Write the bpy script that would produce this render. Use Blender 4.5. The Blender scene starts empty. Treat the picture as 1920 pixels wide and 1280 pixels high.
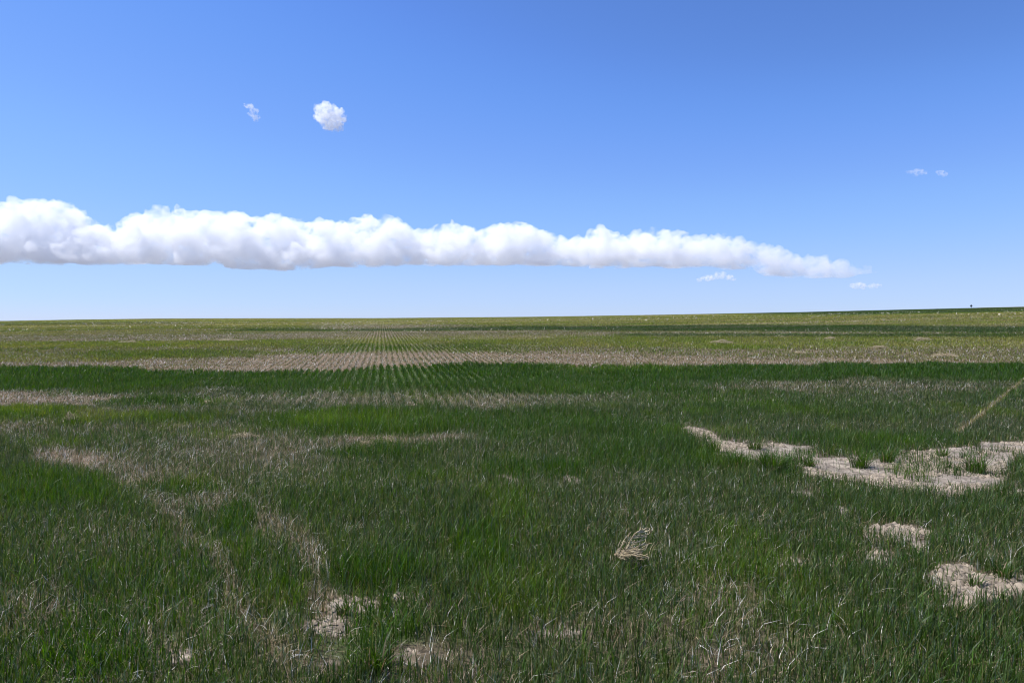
import bpy, bmesh, math, random
import numpy as np
R = math.radians
scene = bpy.context.scene
COL = scene.collection

# ------------------------------------------------------------------ camera, sky, sun, exposure
EYE = 1.65
F = 1280.0                       # focal length in photo pixels (24 mm on 36 mm, 1920 wide)
PITCH = math.atan(40 / F)        # eye level lies 40 px above the picture centre
cam_d = bpy.data.cameras.new("camera")
cam_d.lens = 24.0; cam_d.sensor_width = 36.0; cam_d.sensor_fit = 'HORIZONTAL'
cam_d.clip_start = 0.05; cam_d.clip_end = 200000
cam = bpy.data.objects.new("camera", cam_d); COL.objects.link(cam)
cam.location = (0, 0, EYE); cam.rotation_euler = (R(90) - PITCH, 0, 0)
scene.camera = cam

SUN_EL, SUN_AZ = R(60), R(-80)   # azimuth from straight ahead, negative = left
world = bpy.data.worlds.new("World"); scene.world = world; world.use_nodes = True
nt = world.node_tree; nt.nodes.clear()
sky = nt.nodes.new("ShaderNodeTexSky"); sky.sky_type = 'NISHITA'; sky.sun_disc = False
sky.sun_elevation = SUN_EL; sky.sun_rotation = SUN_AZ
sky.altitude = 2000; sky.air_density = 1.3; sky.dust_density = 0.0; sky.ozone_density = 10.0
bg = nt.nodes.new("ShaderNodeBackground"); bg.inputs[1].default_value = 0.102
wo = nt.nodes.new("ShaderNodeOutputWorld")
sps = nt.nodes.new("ShaderNodeSeparateColor"); cmb = nt.nodes.new("ShaderNodeCombineColor")
nt.links.new(sky.outputs[0], sps.inputs[0])
GRADE = (((0, 0), (.1175, .112), (.1416, .146), (.183, .205), (.2363, .268), (.4625, .445), (.65, .522), (.714, .548), (4, 2.6)),
         ((0, 0), (.2537, .263), (.2975, .331), (.375, .414), (.454, .498), (.703, .645), (.793, .688), (4, 2.6)),
         ((0, 0), (.54, .71), (.63, .88), (.725, .96), (.80, 1.0), (.93, 1.03), (4, 2.8)))
for ch, pts_ in enumerate(GRADE):                                                     # grade of the clear sky, per channel
    a_ = nt.nodes.new("ShaderNodeMath"); a_.operation = 'MULTIPLY'; a_.inputs[1].default_value = .13 / 4
    b_ = nt.nodes.new("ShaderNodeFloatCurve"); cv = b_.mapping.curves[0]; b_.mapping.use_clip = False
    while len(cv.points) > 2: cv.points.remove(cv.points[1])
    cv.points[0].location = (0, 0); cv.points[1].location = (pts_[-1][0] / 4, pts_[-1][1] / 4)
    for q_ in pts_[1:-1]: cv.points.new(q_[0] / 4, q_[1] / 4)
    for q_ in cv.points: q_.handle_type = 'AUTO_CLAMPED'
    b_.mapping.update()
    c_ = nt.nodes.new("ShaderNodeMath"); c_.operation = 'MULTIPLY'; c_.inputs[1].default_value = 4 / .13
    nt.links.new(sps.outputs[ch], a_.inputs[0]); nt.links.new(a_.outputs[0], b_.inputs['Value']); nt.links.new(b_.outputs[0], c_.inputs[0]); nt.links.new(c_.outputs[0], cmb.inputs[ch])
nt.links.new(cmb.outputs[0], bg.inputs[0]); nt.links.new(bg.outputs[0], wo.inputs[0])

sun_d = bpy.data.lights.new("sun", 'SUN'); sun_d.energy = 4.8; sun_d.angle = R(0.53); sun_d.color = (1.0, 0.975, 0.94)
sun = bpy.data.objects.new("sun", sun_d); COL.objects.link(sun)
# a sun lamp shines along its local -Z
sun.rotation_euler = (R(90) - SUN_EL, 0, math.pi - SUN_AZ)
scene.view_settings.view_transform = 'Standard'; scene.view_settings.look = 'None'
scene.view_settings.exposure = 0.35; scene.view_settings.gamma = 1.0

cy = scene.cycles
cy.max_bounces = 130; cy.diffuse_bounces = 3; cy.glossy_bounces = 2; cy.transmission_bounces = 3
cy.volume_bounces = 128; cy.volume_step_rate = 1.0
cy.use_denoising = True; cy.filter_width = 1.1

# ------------------------------------------------------------------ helpers
rng = np.random.default_rng(7)
random.seed(7)

def sstep(a, b, x):
    t = np.clip((x - a) / (b - a), 0, 1)
    return t * t * (3 - 2 * t)

def _h(ix, iy, iz, seed):
    n = (ix * 374761393 + iy * 668265263 + iz * 1274126177 + seed * 974634533) & 0xffffffff
    n = ((n ^ (n >> 13)) * 1274126177) & 0xffffffff
    n = ((n ^ (n >> 16)) * 2246822519) & 0xffffffff
    return ((n ^ (n >> 15)) & 0xffffff) / float(0xffffff)

def vnoise(x, y, z=None, seed=0):
    """smooth value noise, 0..1"""
    x = np.asarray(x, float); y = np.asarray(y, float)
    x0 = np.floor(x).astype(np.int64); y0 = np.floor(y).astype(np.int64)
    fx = x - x0; fy = y - y0
    fx = fx * fx * (3 - 2 * fx); fy = fy * fy * (3 - 2 * fy)
    def plane(iz):
        a = _h(x0, y0, iz, seed) * (1 - fx) + _h(x0 + 1, y0, iz, seed) * fx
        b = _h(x0, y0 + 1, iz, seed) * (1 - fx) + _h(x0 + 1, y0 + 1, iz, seed) * fx
        return a * (1 - fy) + b * fy
    if z is None: return plane(np.int64(0))
    z = np.asarray(z, float); z0 = np.floor(z).astype(np.int64); fz = z - z0; fz = fz * fz * (3 - 2 * fz)
    return plane(z0) * (1 - fz) + plane(z0 + 1) * fz

def fbm(x, y, z=None, seed=0, octv=4, gain=0.5):
    s = 0; a = 1; tot = 0; k = 1.0
    for i in range(octv):
        s = s + a * vnoise(x * k, y * k, None if z is None else z * k, seed + i * 17)
        tot += a; a *= gain; k *= 2.03
    return s / tot

def project(x, y, z):
    c, s = math.cos(PITCH), math.sin(PITCH)
    dz = z - EYE
    depth = y * c - dz * s
    up = y * s + dz * c
    depth = np.maximum(depth, 0.05)
    return 960 + F * x / depth, 640 - F * up / depth

# ------------------------------------------------------------------ terrain
RIDGE = 280.0
HX = np.array([-1400, -500, 0, 150, 300, 700, 1000, 1250, 1500, 1700, 1850, 1920, 2300, 3200]) - 960.0
HY = 600 - np.array([612, 606, 602, 599.3, 597.3, 596.6, 594, 590, 585.3, 580.5, 577, 575.5, 569, 560])
def terrain(x, y):
    x = np.asarray(x, float); y = np.asarray(y, float)
    d = np.sqrt(np.maximum(y, 0.1) ** 2 + 0.0 * x)
    t = np.clip(x / np.maximum(d, 8.0), -1.9, 1.75)
    e = np.interp(t * F, HX, HY) / F
    zr = EYE + RIDGE * e
    s = np.clip((d - 18) / (RIDGE - 18), 0, None)
    sm = np.minimum(s, 1.0)
    soft = sstep(18, 34, d)
    up = zr * sm ** 0.8 * (0.25 + 0.75 * soft)
    over = np.maximum(d - RIDGE, 0)
    z = up - 66 * (1 - np.exp(-(over / 900.0) ** 1.4))
    # gentle swells and small unevenness of the seed bed
    z = z + 0.10 * (fbm(x * .12, y * .12, seed=3, octv=2) - .5) * sstep(3, 20, d) * (1 - sstep(60, 120, d))
    z = z + 0.05 * (vnoise(x * .9, y * .9, seed=5) - .5) * (1 - sstep(40, 60, d))
    z = z + 0.35 * (vnoise(x * .02, y * .035, seed=9) - .5) * sstep(50, 110, d) * (1 - sstep(180, 260, d))
    return z

ROW = 0.22
VP = (715 - 960) / F                       # drill rows run towards this heading
_rl = math.hypot(VP, 1); RD = (VP / _rl, 1 / _rl); RN = (RD[1], -RD[0])

# ------------------------------------------------------------------ what grows where (laid out on the ground, looked up by ground point)
Y0 = 570
PX, PY = np.meshgrid(np.arange(0, 480) * 4.0 + 2, np.arange(Y0, 1290) * 1.0)
class Map: pass
M = Map()
M.den = np.full(PX.shape, 0.95); M.viv = np.full(PX.shape, 0.45)
M.straw = np.full(PX.shape, 0.16); M.lime = np.zeros(PX.shape)

def band(xs, top, bot, soft=3.0, xsoft=40.0, x0=None, x1=None):
    t = np.interp(PX, xs, top); b = np.interp(PX, xs, bot)
    m = sstep(-soft, soft, PY - t) * sstep(-soft, soft, b - PY)
    if x0 is not None: m = m * sstep(x0 - xsoft, x0 + xsoft, PX)
    if x1 is not None: m = m * (1 - sstep(x1 - xsoft, x1 + xsoft, PX))
    return m
def ell(cx, cy_, rx, ry, soft=.35):
    r = np.sqrt(((PX - cx) / rx) ** 2 + ((PY - cy_) / ry) ** 2)
    return 1 - sstep(1 - soft, 1 + soft, r)
def line(pts, w0, w1):
    best = np.full(PX.shape, 1e9)
    n = len(pts) - 1
    for i in range(n):
        (ax, ay), (bx, by) = pts[i], pts[i + 1]
        dx, dy = bx - ax, by - ay
        u = np.clip(((PX - ax) * dx + (PY - ay) * dy) / (dx * dx + dy * dy), 0, 1)
        w = w0 + (w1 - w0) * (i + u) / n
        best = np.minimum(best, np.hypot(PX - ax - u * dx, PY - ay - u * dy) / w)
    return 1 - sstep(.4, 1.3, best)
def paint(m, den=None, viv=None, straw=None, lime=None, k=1.0):
    m = m * k
    for nm, v in (('den', den), ('viv', viv), ('straw', straw), ('lime', lime)):
        if v is not None:
            a = getattr(M, nm); setattr(M, nm, a * (1 - m) + v * m)

W = [0, 1920]
# far fields
paint(band(W, [560, 560], [690, 690]), den=.8, viv=.35, straw=.32, lime=.7)
paint(band(W, [560, 560], [612, 608]), den=.85, viv=.3, straw=.3, lime=.95)
paint(band([0, 1300, 1600, 1920], [560, 560, 560, 560], [560, 588, 590, 584], soft=1.5, x0=1330), den=1, viv=.45, straw=.05, lime=.05)
paint(band([0, 1920], [604, 604], [611, 609], soft=1.5, x1=380), straw=.4, viv=.3, lime=.3, k=.7)
paint(band([600, 1200], [607, 611], [617, 615], soft=2, x0=600, x1=900), den=.5, straw=.75, lime=.4, k=.8)
paint(band([600, 1000, 1400, 1920], [617, 612, 609, 613], [621, 621, 621, 624], soft=1.5, x0=660), den=1, viv=.45, straw=.05, lime=0)
paint(band([0, 600, 1920], [616, 616, 616], [620, 620, 620], soft=1.5, x0=430, x1=650), den=1, viv=.8, straw=.1, lime=.1)
paint(band([0, 350, 650, 900, 1300, 1920], [630, 626, 621, 622, 623, 624], [643, 641, 631, 630, 626, 627], soft=2), den=.45, viv=.3, straw=.7, lime=.3, k=.6)
paint(band([600, 1300, 1920], [625, 626, 627], [633, 632, 632], soft=1.5, x0=1150), den=.95, viv=.5, straw=.12, lime=.1, k=.85)
paint(band([0, 640, 900, 1300, 1920], [641, 635, 634, 633, 633], [651, 648, 650, 655, 655], soft=3), den=.85, viv=.45, straw=.25, lime=.9)
paint(band([0, 640, 1920], [652, 652, 652], [668, 662, 668], soft=3, x1=600), den=.65, viv=.3, straw=.5, lime=.45, k=.8)
paint(ell(330, 664, 180, 9), den=.9, viv=.7, straw=.15, lime=.5)
paint(band([600, 1920], [655, 652], [672, 682], soft=4, x0=1000), den=.65, viv=.4, straw=.48, lime=.55)
paint(ell(1390, 651, 90, 4), den=.9, viv=.6, straw=.1, lime=.9)
paint(band([500, 960], [650, 648], [664, 664], soft=3, x0=560, x1=980, xsoft=80), den=.9, viv=.7, straw=.35, lime=.45)
# the tan band
paint(band([0, 200, 450, 640, 900, 1150, 1400, 1650, 1920], [681, 678, 672, 664, 665, 667, 670, 676, 682],
           [694, 696, 704, 710, 696, 692, 690, 687, 684], soft=4.5), den=.46, viv=.2, straw=.82, lime=.35)
# lush band, its far edge wavy
edge = [690, 692, 701, 705, 694, 690, 688, 690, 688, 686, 684, 684]
ex = [0, 200, 350, 600, 700, 850, 960, 1100, 1250, 1500, 1700, 1920]
paint(band(ex, edge, [737, 737, 731, 738, 738, 742, 745, 748, 750, 748, 748, 748], soft=1.6), den=1, viv=1, straw=.04, lime=0)
paint(band(ex, edge, [e + 14 for e in edge], soft=2, x0=1050, x1=1300), viv=1, lime=.35, straw=.02)
# everything nearer than that starts from a dull green
paint(band(W, [745, 748], [1300, 1300], soft=5), den=.95, viv=.5, straw=.14, lime=0)
paint(ell(1640, 728, 330, 16), den=.75, viv=.15, straw=.34)
paint(ell(1380, 705, 220, 10), den=1, viv=1, straw=.04)
paint(ell(1650, 780, 420, 45), den=.9, viv=.25, straw=.18, k=.8)
paint(ell(1480, 775, 300, 30), den=1, viv=.65, straw=.08, k=.8)
paint(ell(1320, 760, 160, 14), viv=.7, straw=.08)
# brown gap with rows
paint(band([0, 250, 600, 960, 1200], [739, 742, 741, 741, 742], [768, 757, 764, 770, 758], soft=7, x1=1080, xsoft=180), den=.8, viv=.3, straw=.40)
paint(band([0, 250], [740, 744], [767, 760], soft=5, x1=220, xsoft=80), den=.5, viv=.25, straw=.78)
paint(ell(520, 741, 60, 5), viv=.9, straw=.05, den=1)
paint(ell(290, 760, 115, 8), den=1, viv=1, straw=.03)
paint(band([0, 500], [772, 770], [790, 785], soft=5, x0=130, x1=560), den=.7, viv=.3, straw=.4, k=.8)
paint(ell(15, 786, 150, 18), den=1, viv=1, straw=.02, lime=.25)
paint(ell(0, 776, 140, 8), den=1, viv=1, straw=.02, lime=.8)
paint(ell(215, 788, 90, 9), den=.9, viv=.6, straw=.12, lime=.6)
paint(band([0, 300, 520], [799, 800, 806], [832, 836, 832], soft=8, x1=470, xsoft=90), den=.76, viv=.3, straw=.46)
paint(ell(250, 860, 420, 46, .7), den=.88, viv=.35, straw=.29)
paint(ell(560, 850, 180, 25, .6), den=.7, viv=.2, straw=.3, k=.7)
paint(ell(690, 800, 190, 26), den=1, viv=1, straw=.03, lime=.18)
paint(ell(650, 789, 130, 10), den=1, viv=1, straw=.03, lime=.5)
paint(ell(960, 800, 190, 26), den=1, viv=.9, straw=.06)
paint(ell(1180, 830, 110, 34), den=1, viv=.8, straw=.06)
paint(ell(760, 832, 130, 11), den=.6, viv=.2, straw=.5)
paint(ell(700, 860, 120, 14), den=1, viv=.9, straw=.08)
# streaks of straw running down to the right
paint(line([(60, 850), (200, 882), (420, 955), (560, 1010), (610, 1080), (600, 1150)], 24, 34), den=.86, viv=.25, straw=.52)
paint(line([(235, 905), (330, 985), (400, 1050), (450, 1130), (540, 1250)], 20, 30), den=.88, viv=.3, straw=.46)
paint(line([(560, 1010), (620, 1080), (600, 1130)], 11, 15), den=.7, viv=.3, straw=.5)
paint(ell(115, 862, 60, 11), den=.5, straw=.85)
paint(ell(100, 928, 135, 40), den=1, viv=1, straw=.04, lime=.1)
paint(ell(330, 918, 65, 20), den=1, viv=.9, straw=.08)
paint(ell(170, 1010, 150, 40), den=.95, viv=.6, straw=.24)
paint(ell(60, 1150, 110, 40), den=.8, viv=.4, straw=.34)
paint(ell(450, 985, 40, 28), den=1, viv=.85, straw=.1)
paint(ell(950, 890, 60, 22), den=1, viv=1, straw=.06)
paint(ell(1065, 895, 50, 22), den=1, viv=1, straw=.06)
paint(ell(1220, 860, 130, 30), den=1, viv=.9, straw=.06)
paint(ell(700, 1090, 90, 34), den=1, viv=.95, straw=.05)
paint(ell(700, 1205, 85, 55), den=1, viv=.95, straw=.05)
paint(ell(190, 1230, 110, 50), den=1, viv=.8, straw=.14)
paint(ell(900, 1040, 60, 40), den=1, viv=.8, straw=.08)
paint(ell(1640, 828, 170, 20), den=1, viv=.8, straw=.05)
paint(ell(1440, 866, 90, 14), den=1, viv=.95, straw=.04)
paint(ell(1700, 950, 200, 40), den=.95, viv=.55, straw=.1)
paint(ell(1600, 900, 160, 10), den=.95, viv=.8, straw=.08)
# thin places
paint(ell(1130, 1190, 170, 40, .6), den=.7, straw=.2, k=.8)
paint(ell(1380, 1230, 110, 70, .6), den=.7, straw=.2, k=.8)
paint(ell(1350, 1130, 80, 30, .6), den=.7, straw=.4, k=.7)
paint(ell(820, 1260, 120, 40, .6), den=.6, straw=.25, k=.8)
paint(ell(340, 1180, 120, 70, .6), den=.8, straw=.3, k=.6)
# bare soil
SOILS = [ell(1900, 850, 60, 12),
    band([1270, 1300, 1330, 1350, 1400, 1460, 1510, 1530], [803, 805, 818, 828, 832, 838, 840, 846],
         [816, 824, 838, 858, 862, 864, 868, 874], soft=3, xsoft=8, x0=1276, x1=1525),
    band([1480, 1530, 1560, 1650, 1700, 1740, 1800, 1850, 1910], [876, 862, 868, 862, 852, 846, 838, 834, 840],
         [892, 894, 900, 908, 916, 926, 930, 920, 872], soft=3, xsoft=10, x0=1492, x1=1900),
    ell(1675, 1006, 62, 14), ell(1636, 1046, 30, 11), ell(1720, 1030, 24, 9), ell(1468, 1054, 20, 10), ell(1785, 1078, 46, 12), ell(1862, 1104, 106, 20), ell(1800, 1125, 40, 9),
    ell(1500, 930, 26, 6), ell(1575, 965, 10, 6), ell(655, 1152, 46, 18), ell(615, 1185, 30, 18), ell(765, 1240, 36, 16) * .5,
    ell(610, 1250, 26, 14) * .5, ell(1020, 1192, 60, 14) * .35, ell(1250, 1165, 30, 16) * .35, ell(1310, 1250, 34, 20) * .35,
    ell(950, 905, 16, 6) * .7, ell(1080, 905, 16, 6) * .6, ell(760, 1130, 40, 10) * .5, ell(1900, 925, 25, 5), ell(1560, 880, 60, 7),
    ell(350, 1230, 26, 16) * .3, ell(1010, 1000, 40, 8) * .4]
M.soil = np.zeros(PX.shape)
for m in SOILS: M.soil = np.maximum(M.soil, m)
def blur(a, ry, rx):
    for ax, r in ((0, ry), (1, rx)):
        k_ = np.ones(2 * r + 1) / (2 * r + 1)
        a = np.apply_along_axis(lambda v: np.convolve(np.pad(v, r, mode='edge'), k_, mode='valid'), ax, a)
    return a
M.den = M.den * (1 - .97 * np.maximum(M.soil, np.clip(blur(M.soil, 9, 5) * 1.3, 0, .75)))

def look(name, px, py):
    a = getattr(M, name)
    fx = np.clip((px - 2) / 4.0, 0, a.shape[1] - 1.001); fy = np.clip(py - Y0, 0, a.shape[0] - 1.001)
    ix = fx.astype(int); iy = fy.astype(int); fx = fx - ix; fy = fy - iy
    return (a[iy, ix] * (1 - fx) + a[iy, ix + 1] * fx) * (1 - fy) + (a[iy + 1, ix] * (1 - fx) + a[iy + 1, ix + 1] * fx) * fy

def growth(x, y, z):
    """what grows at ground points: dict of den, viv, straw, lime, soil; patch edges broken up by noise"""
    px, py = project(x, y, z)
    below = np.clip(py - 596, 1, 800)
    n1 = fbm(x * 1.3, y * 1.3, seed=31, octv=3) - .5
    n2 = fbm(x * 1.3 + 40, y * 1.3, seed=37, octv=3) - .5
    b1 = fbm(x * .11, y * .11, seed=41, octv=3) - .5
    px = px + n1 * np.clip(below * .22, 4, 60) + b1 * 70
    py = py + n2 * np.clip(below * .13, .6, 34) + (fbm(x * .045, y * .02 + 3, seed=43, octv=3) - .5) * np.clip(below * .16, 0, 14)
    n3 = fbm(x * 4.5, y * 4.5, seed=33, octv=3) - .5
    px = px + n3 * np.clip(below * .12, 2, 40); py = py + n3 * np.clip(below * .05, .3, 16)
    g = {k: look(k, px, py) for k in ('den', 'viv', 'straw', 'lime', 'soil')}
    g['den'] = np.where(g['soil'] > .3, np.maximum(g['den'], .45 * sstep(.56, .66, fbm(x * 1.9, y * 1.9, seed=35, octv=2))), g['den'])
    pxr, pyr = project(x, y, z)
    u_ = np.clip((pyr - 705) / (815 - 705), 0, 1)
    lx = np.interp(pyr, [700, 712, 745, 780, 812, 830], [1935, 1920, 1880, 1838, 1797, 1780])
    ln = (1 - sstep(.4, 1.2, np.abs(pxr - lx + 6 * (fbm(x * 2, y * 2, seed=61, octv=2) - .5)) / (4.5 + 5 * u_))) * sstep(700, 706, pyr) * (1 - sstep(806, 822, pyr))
    g['den'] = g['den'] * (1 - .35 * ln); g['straw'] = np.maximum(g['straw'], .62 * ln); g['lime'] = np.maximum(g['lime'], .9 * ln); g['viv'] = g['viv'] * (1 - .8 * ln)
    g['soil'] = np.where(g['soil'] > .02, sstep(.34, .62, g['soil'] + .8 * (fbm(x * 5.5, y * 5.5, seed=63, octv=3) - .5)), 0)
    # broad, never regular variation of the stand
    v = fbm(x * .35, y * .2, seed=51, octv=4) - .5
    far = sstep(25, 70, np.hypot(x, y))
    ly = np.log(np.maximum(y, 1))
    v2 = fbm(x * .02, ly * 8, seed=57, octv=5, gain=.6) - .5
    v3 = fbm(x * .014 + 7, ly * 11, seed=58, octv=4, gain=.6) - .5
    g['viv'] = np.clip(g['viv'] + far * 1.5 * v3, 0, 1)
    g['straw'] = np.clip(g['straw'] + .45 * v * (1 - far) * (g['straw'] > .05) + far * .9 * v2, 0, 1)
    g['viv'] = np.clip(g['viv'] + .7 * (fbm(x * .5 + 9, y * .3, seed=53, octv=3) - .5), 0, 1)
    g['lime'] = np.clip(g['lime'] + far * .8 * (fbm(x * .018 + 5, ly * 9, seed=59, octv=4) - .5), 0, 1)
    nr = 1 - sstep(14, 24, np.hypot(x, y))
    cl = sstep(.58, .74, fbm(x * 1.2, y * 1.0, seed=65, octv=3)) * nr * (g['straw'] < .5)
    g['lime'] = np.clip(g['lime'] + .28 * cl, 0, 1); g['viv'] = np.clip(g['viv'] + .3 * cl, 0, 1)
    return g

# ------------------------------------------------------------------ materials
def new_mat(name):
    m = bpy.data.materials.new(name); m.use_nodes = True
    m.node_tree.nodes.clear()
    return m, m.node_tree.nodes, m.node_tree.links
def N(nodes, typ, **kw):
    n = nodes.new(typ)
    for k, v in kw.items(): setattr(n, k, v)
    return n

def blade_material(name, transl=0.3, rough=.42, spec=.5):
    m, n, l = new_mat(name)
    at = N(n, "ShaderNodeAttribute", attribute_name="tone")
    p = N(n, "ShaderNodeBsdfPrincipled"); p.inputs['Roughness'].default_value = rough
    p.inputs['Specular IOR Level'].default_value = spec
    l.new(at.outputs['Color'], p.inputs['Base Color'])
    hs = N(n, "ShaderNodeHueSaturation"); hs.inputs['Value'].default_value = 1.3; hs.inputs['Saturation'].default_value = 1.15; hs.inputs['Hue'].default_value = .485
    l.new(at.outputs['Color'], hs.inputs['Color'])
    t = N(n, "ShaderNodeBsdfTranslucent"); l.new(hs.outputs[0], t.inputs['Color'])
    mx = N(n, "ShaderNodeMixShader"); mx.inputs[0].default_value = transl
    l.new(p.outputs[0], mx.inputs[1]); l.new(t.outputs[0], mx.inputs[2])
    o = N(n, "ShaderNodeOutputMaterial"); l.new(mx.outputs[0], o.inputs['Surface'])
    return m
MAT_GREEN = blade_material("wheat_leaf", .38, .42, .26)
MAT_STRAW = blade_material("dry_straw", .15, .5, .45)

def ground_material():
    m, n, l = new_mat("field_soil")
    at = N(n, "ShaderNodeAttribute", attribute_name="cover")       # r straw, g green floor, b bare soil
    sep = N(n, "ShaderNodeSeparateColor"); l.new(at.outputs['Color'], sep.inputs[0])
    geo = N(n, "ShaderNodeNewGeometry")
    n1 = N(n, "ShaderNodeTexNoise"); n1.inputs['Scale'].default_value = 9; n1.inputs['Detail'].default_value = 8; n1.inputs['Roughness'].default_value = .65
    l.new(geo.outputs['Position'], n1.inputs['Vector'])
    n2 = N(n, "ShaderNodeTexNoise"); n2.inputs['Scale'].default_value = 2.6; n2.inputs['Detail'].default_value = 5
    l.new(geo.outputs['Position'], n2.inputs['Vector'])
    soil = N(n, "ShaderNodeValToRGB")
    soil.color_ramp.elements[0].position = .3; soil.color_ramp.elements[0].color = (.175, .137, .10, 1)
    soil.color_ramp.elements[1].position = .62; soil.color_ramp.elements[1].color = (.395, .333, .258, 1)
    l.new(n1.outputs['Fac'], soil.inputs[0])
    # crust polygons and clods
    vo = N(n, "ShaderNodeTexVoronoi", feature='DISTANCE_TO_EDGE'); vo.inputs['Scale'].default_value = 9.0; vo.inputs['Randomness'].default_value = 1
    wrp = N(n, "ShaderNodeMix", data_type='VECTOR'); wrp.inputs[0].default_value = .12
    l.new(geo.outputs['Position'], wrp.inputs[4]); l.new(n1.outputs['Color'], wrp.inputs[5])
    l.new(wrp.outputs[1], vo.inputs['Vector'])
    crk = N(n, "ShaderNodeMapRange"); crk.inputs[1].default_value = 0; crk.inputs[2].default_value = .06; l.new(vo.outputs['Distance'], crk.inputs[0])
    # stripes of green drill rows seen far off
    lit = N(n, "ShaderNodeMix", data_type='RGBA'); l.new(sep.outputs[0], lit.inputs[0])
    lit.inputs[6].default_value = (.085, .072, .046, 1); 
    lr = N(n, "ShaderNodeValToRGB"); lr.color_ramp.elements[0].position = .35; lr.color_ramp.elements[0].color = (.125, .09, .054, 1)
    lr.color_ramp.elements[1].position = .65; lr.color_ramp.elements[1].color = (.28, .205, .125, 1)
    l.new(n1.outputs['Fac'], lr.inputs[0]); l.new(lr.outputs[0], lit.inputs[7])
    gr = N(n, "ShaderNodeMix", data_type='RGBA'); l.new(sep.outputs[1], gr.inputs[0])
    l.new(lit.outputs[2], gr.inputs[6])
    tn = N(n, "ShaderNodeAttribute", attribute_name="tone"); l.new(tn.outputs['Color'], gr.inputs[7])
    mot = N(n, "ShaderNodeMapRange"); mot.inputs[1].default_value = .35; mot.inputs[2].default_value = .65; mot.inputs[3].default_value = .72; mot.inputs[4].default_value = 1.12; l.new(n2.outputs['Fac'], mot.inputs[0])
    sm = N(n, "ShaderNodeVectorMath", operation='SCALE'); l.new(soil.outputs[0], sm.inputs[0]); l.new(mot.outputs[0], sm.inputs['Scale'])
    so = N(n, "ShaderNodeMix", data_type='RGBA'); l.new(sep.outputs[2], so.inputs[0])
    l.new(gr.outputs[2], so.inputs[6]); l.new(sm.outputs[0], so.inputs[7])
    p = N(n, "ShaderNodeBsdfPrincipled"); p.inputs['Roughness'].default_value = .95; p.inputs['Specular IOR Level'].default_value = .15
    l.new(so.outputs[2], p.inputs['Base Color'])
    hh = N(n, "ShaderNodeMath", operation='MULTIPLY_ADD'); l.new(crk.outputs[0], hh.inputs[0]); hh.inputs[1].default_value = .35; l.new(n1.outputs['Fac'], hh.inputs[2])
    bp = N(n, "ShaderNodeBump"); bp.inputs['Strength'].default_value = .9; bp.inputs['Distance'].default_value = .03
    l.new(hh.outputs[0], bp.inputs['Height']); l.new(bp.outputs[0], p.inputs['Normal'])
    o = N(n, "ShaderNodeOutputMaterial"); l.new(p.outputs[0], o.inputs['Surface'])
    return m
MAT_GROUND = ground_material()

C_GREY = np.array([.062, .088, .031]); C_VIV = np.array([.040, .100, .008]); C_LIME = np.array([.34, .30, .08])
C_BRIGHT = np.array([.105, .20, .010])
C_STRAW = np.array([.33, .255, .14])
def green_tone(viv, lime):
    viv = viv[:, None]; lime = lime[:, None]
    c = C_GREY * (1 - viv) + C_VIV * viv
    return c * (1 - lime) + (C_LIME * (1 - viv) + C_BRIGHT * viv) * lime

# ------------------------------------------------------------------ mesh utilities
def raw_mesh(name, co, faces_idx, loop_tot, mat, tone=None, smooth=False):
    me = bpy.data.meshes.new(name)
    me.vertices.add(len(co)); me.vertices.foreach_set("co", np.ascontiguousarray(co, np.float32).ravel())
    me.loops.add(len(faces_idx)); me.loops.foreach_set("vertex_index", np.ascontiguousarray(faces_idx, np.int32))
    ls = np.concatenate([[0], np.cumsum(loop_tot)[:-1]]).astype(np.int32)
    me.polygons.add(len(loop_tot)); me.polygons.foreach_set("loop_start", ls)
    me.update(calc_edges=True)
    if tone is not None: set_col(me, "tone", tone)
    if smooth: me.polygons.foreach_set("use_smooth", np.ones(len(loop_tot), bool))
    me.materials.append(mat)
    me.validate()
    return me
def set_col(me, nm, rgb):
    a = me.color_attributes.new(nm, 'FLOAT_COLOR', 'POINT')
    buf = np.ones((len(rgb), 4), np.float32); buf[:, :3] = rgb
    a.data.foreach_set("color", buf.ravel())
def link(name, me, parent=None):
    o = bpy.data.objects.new(name, me); COL.objects.link(o)
    if parent: o.parent = parent
    return o
def tag(o, label=None, cat=None, group=None, kind=None):
    if label: o["label"] = label
    if cat: o["category"] = cat
    if group: o["group"] = group
    if kind: o["kind"] = kind
    return o
def empty(name, loc, rz=0):
    o = bpy.data.objects.new(name, None); COL.objects.link(o)
    o.location = loc; o.rotation_euler.z = rz; o.empty_display_size = .1
    return o

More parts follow.
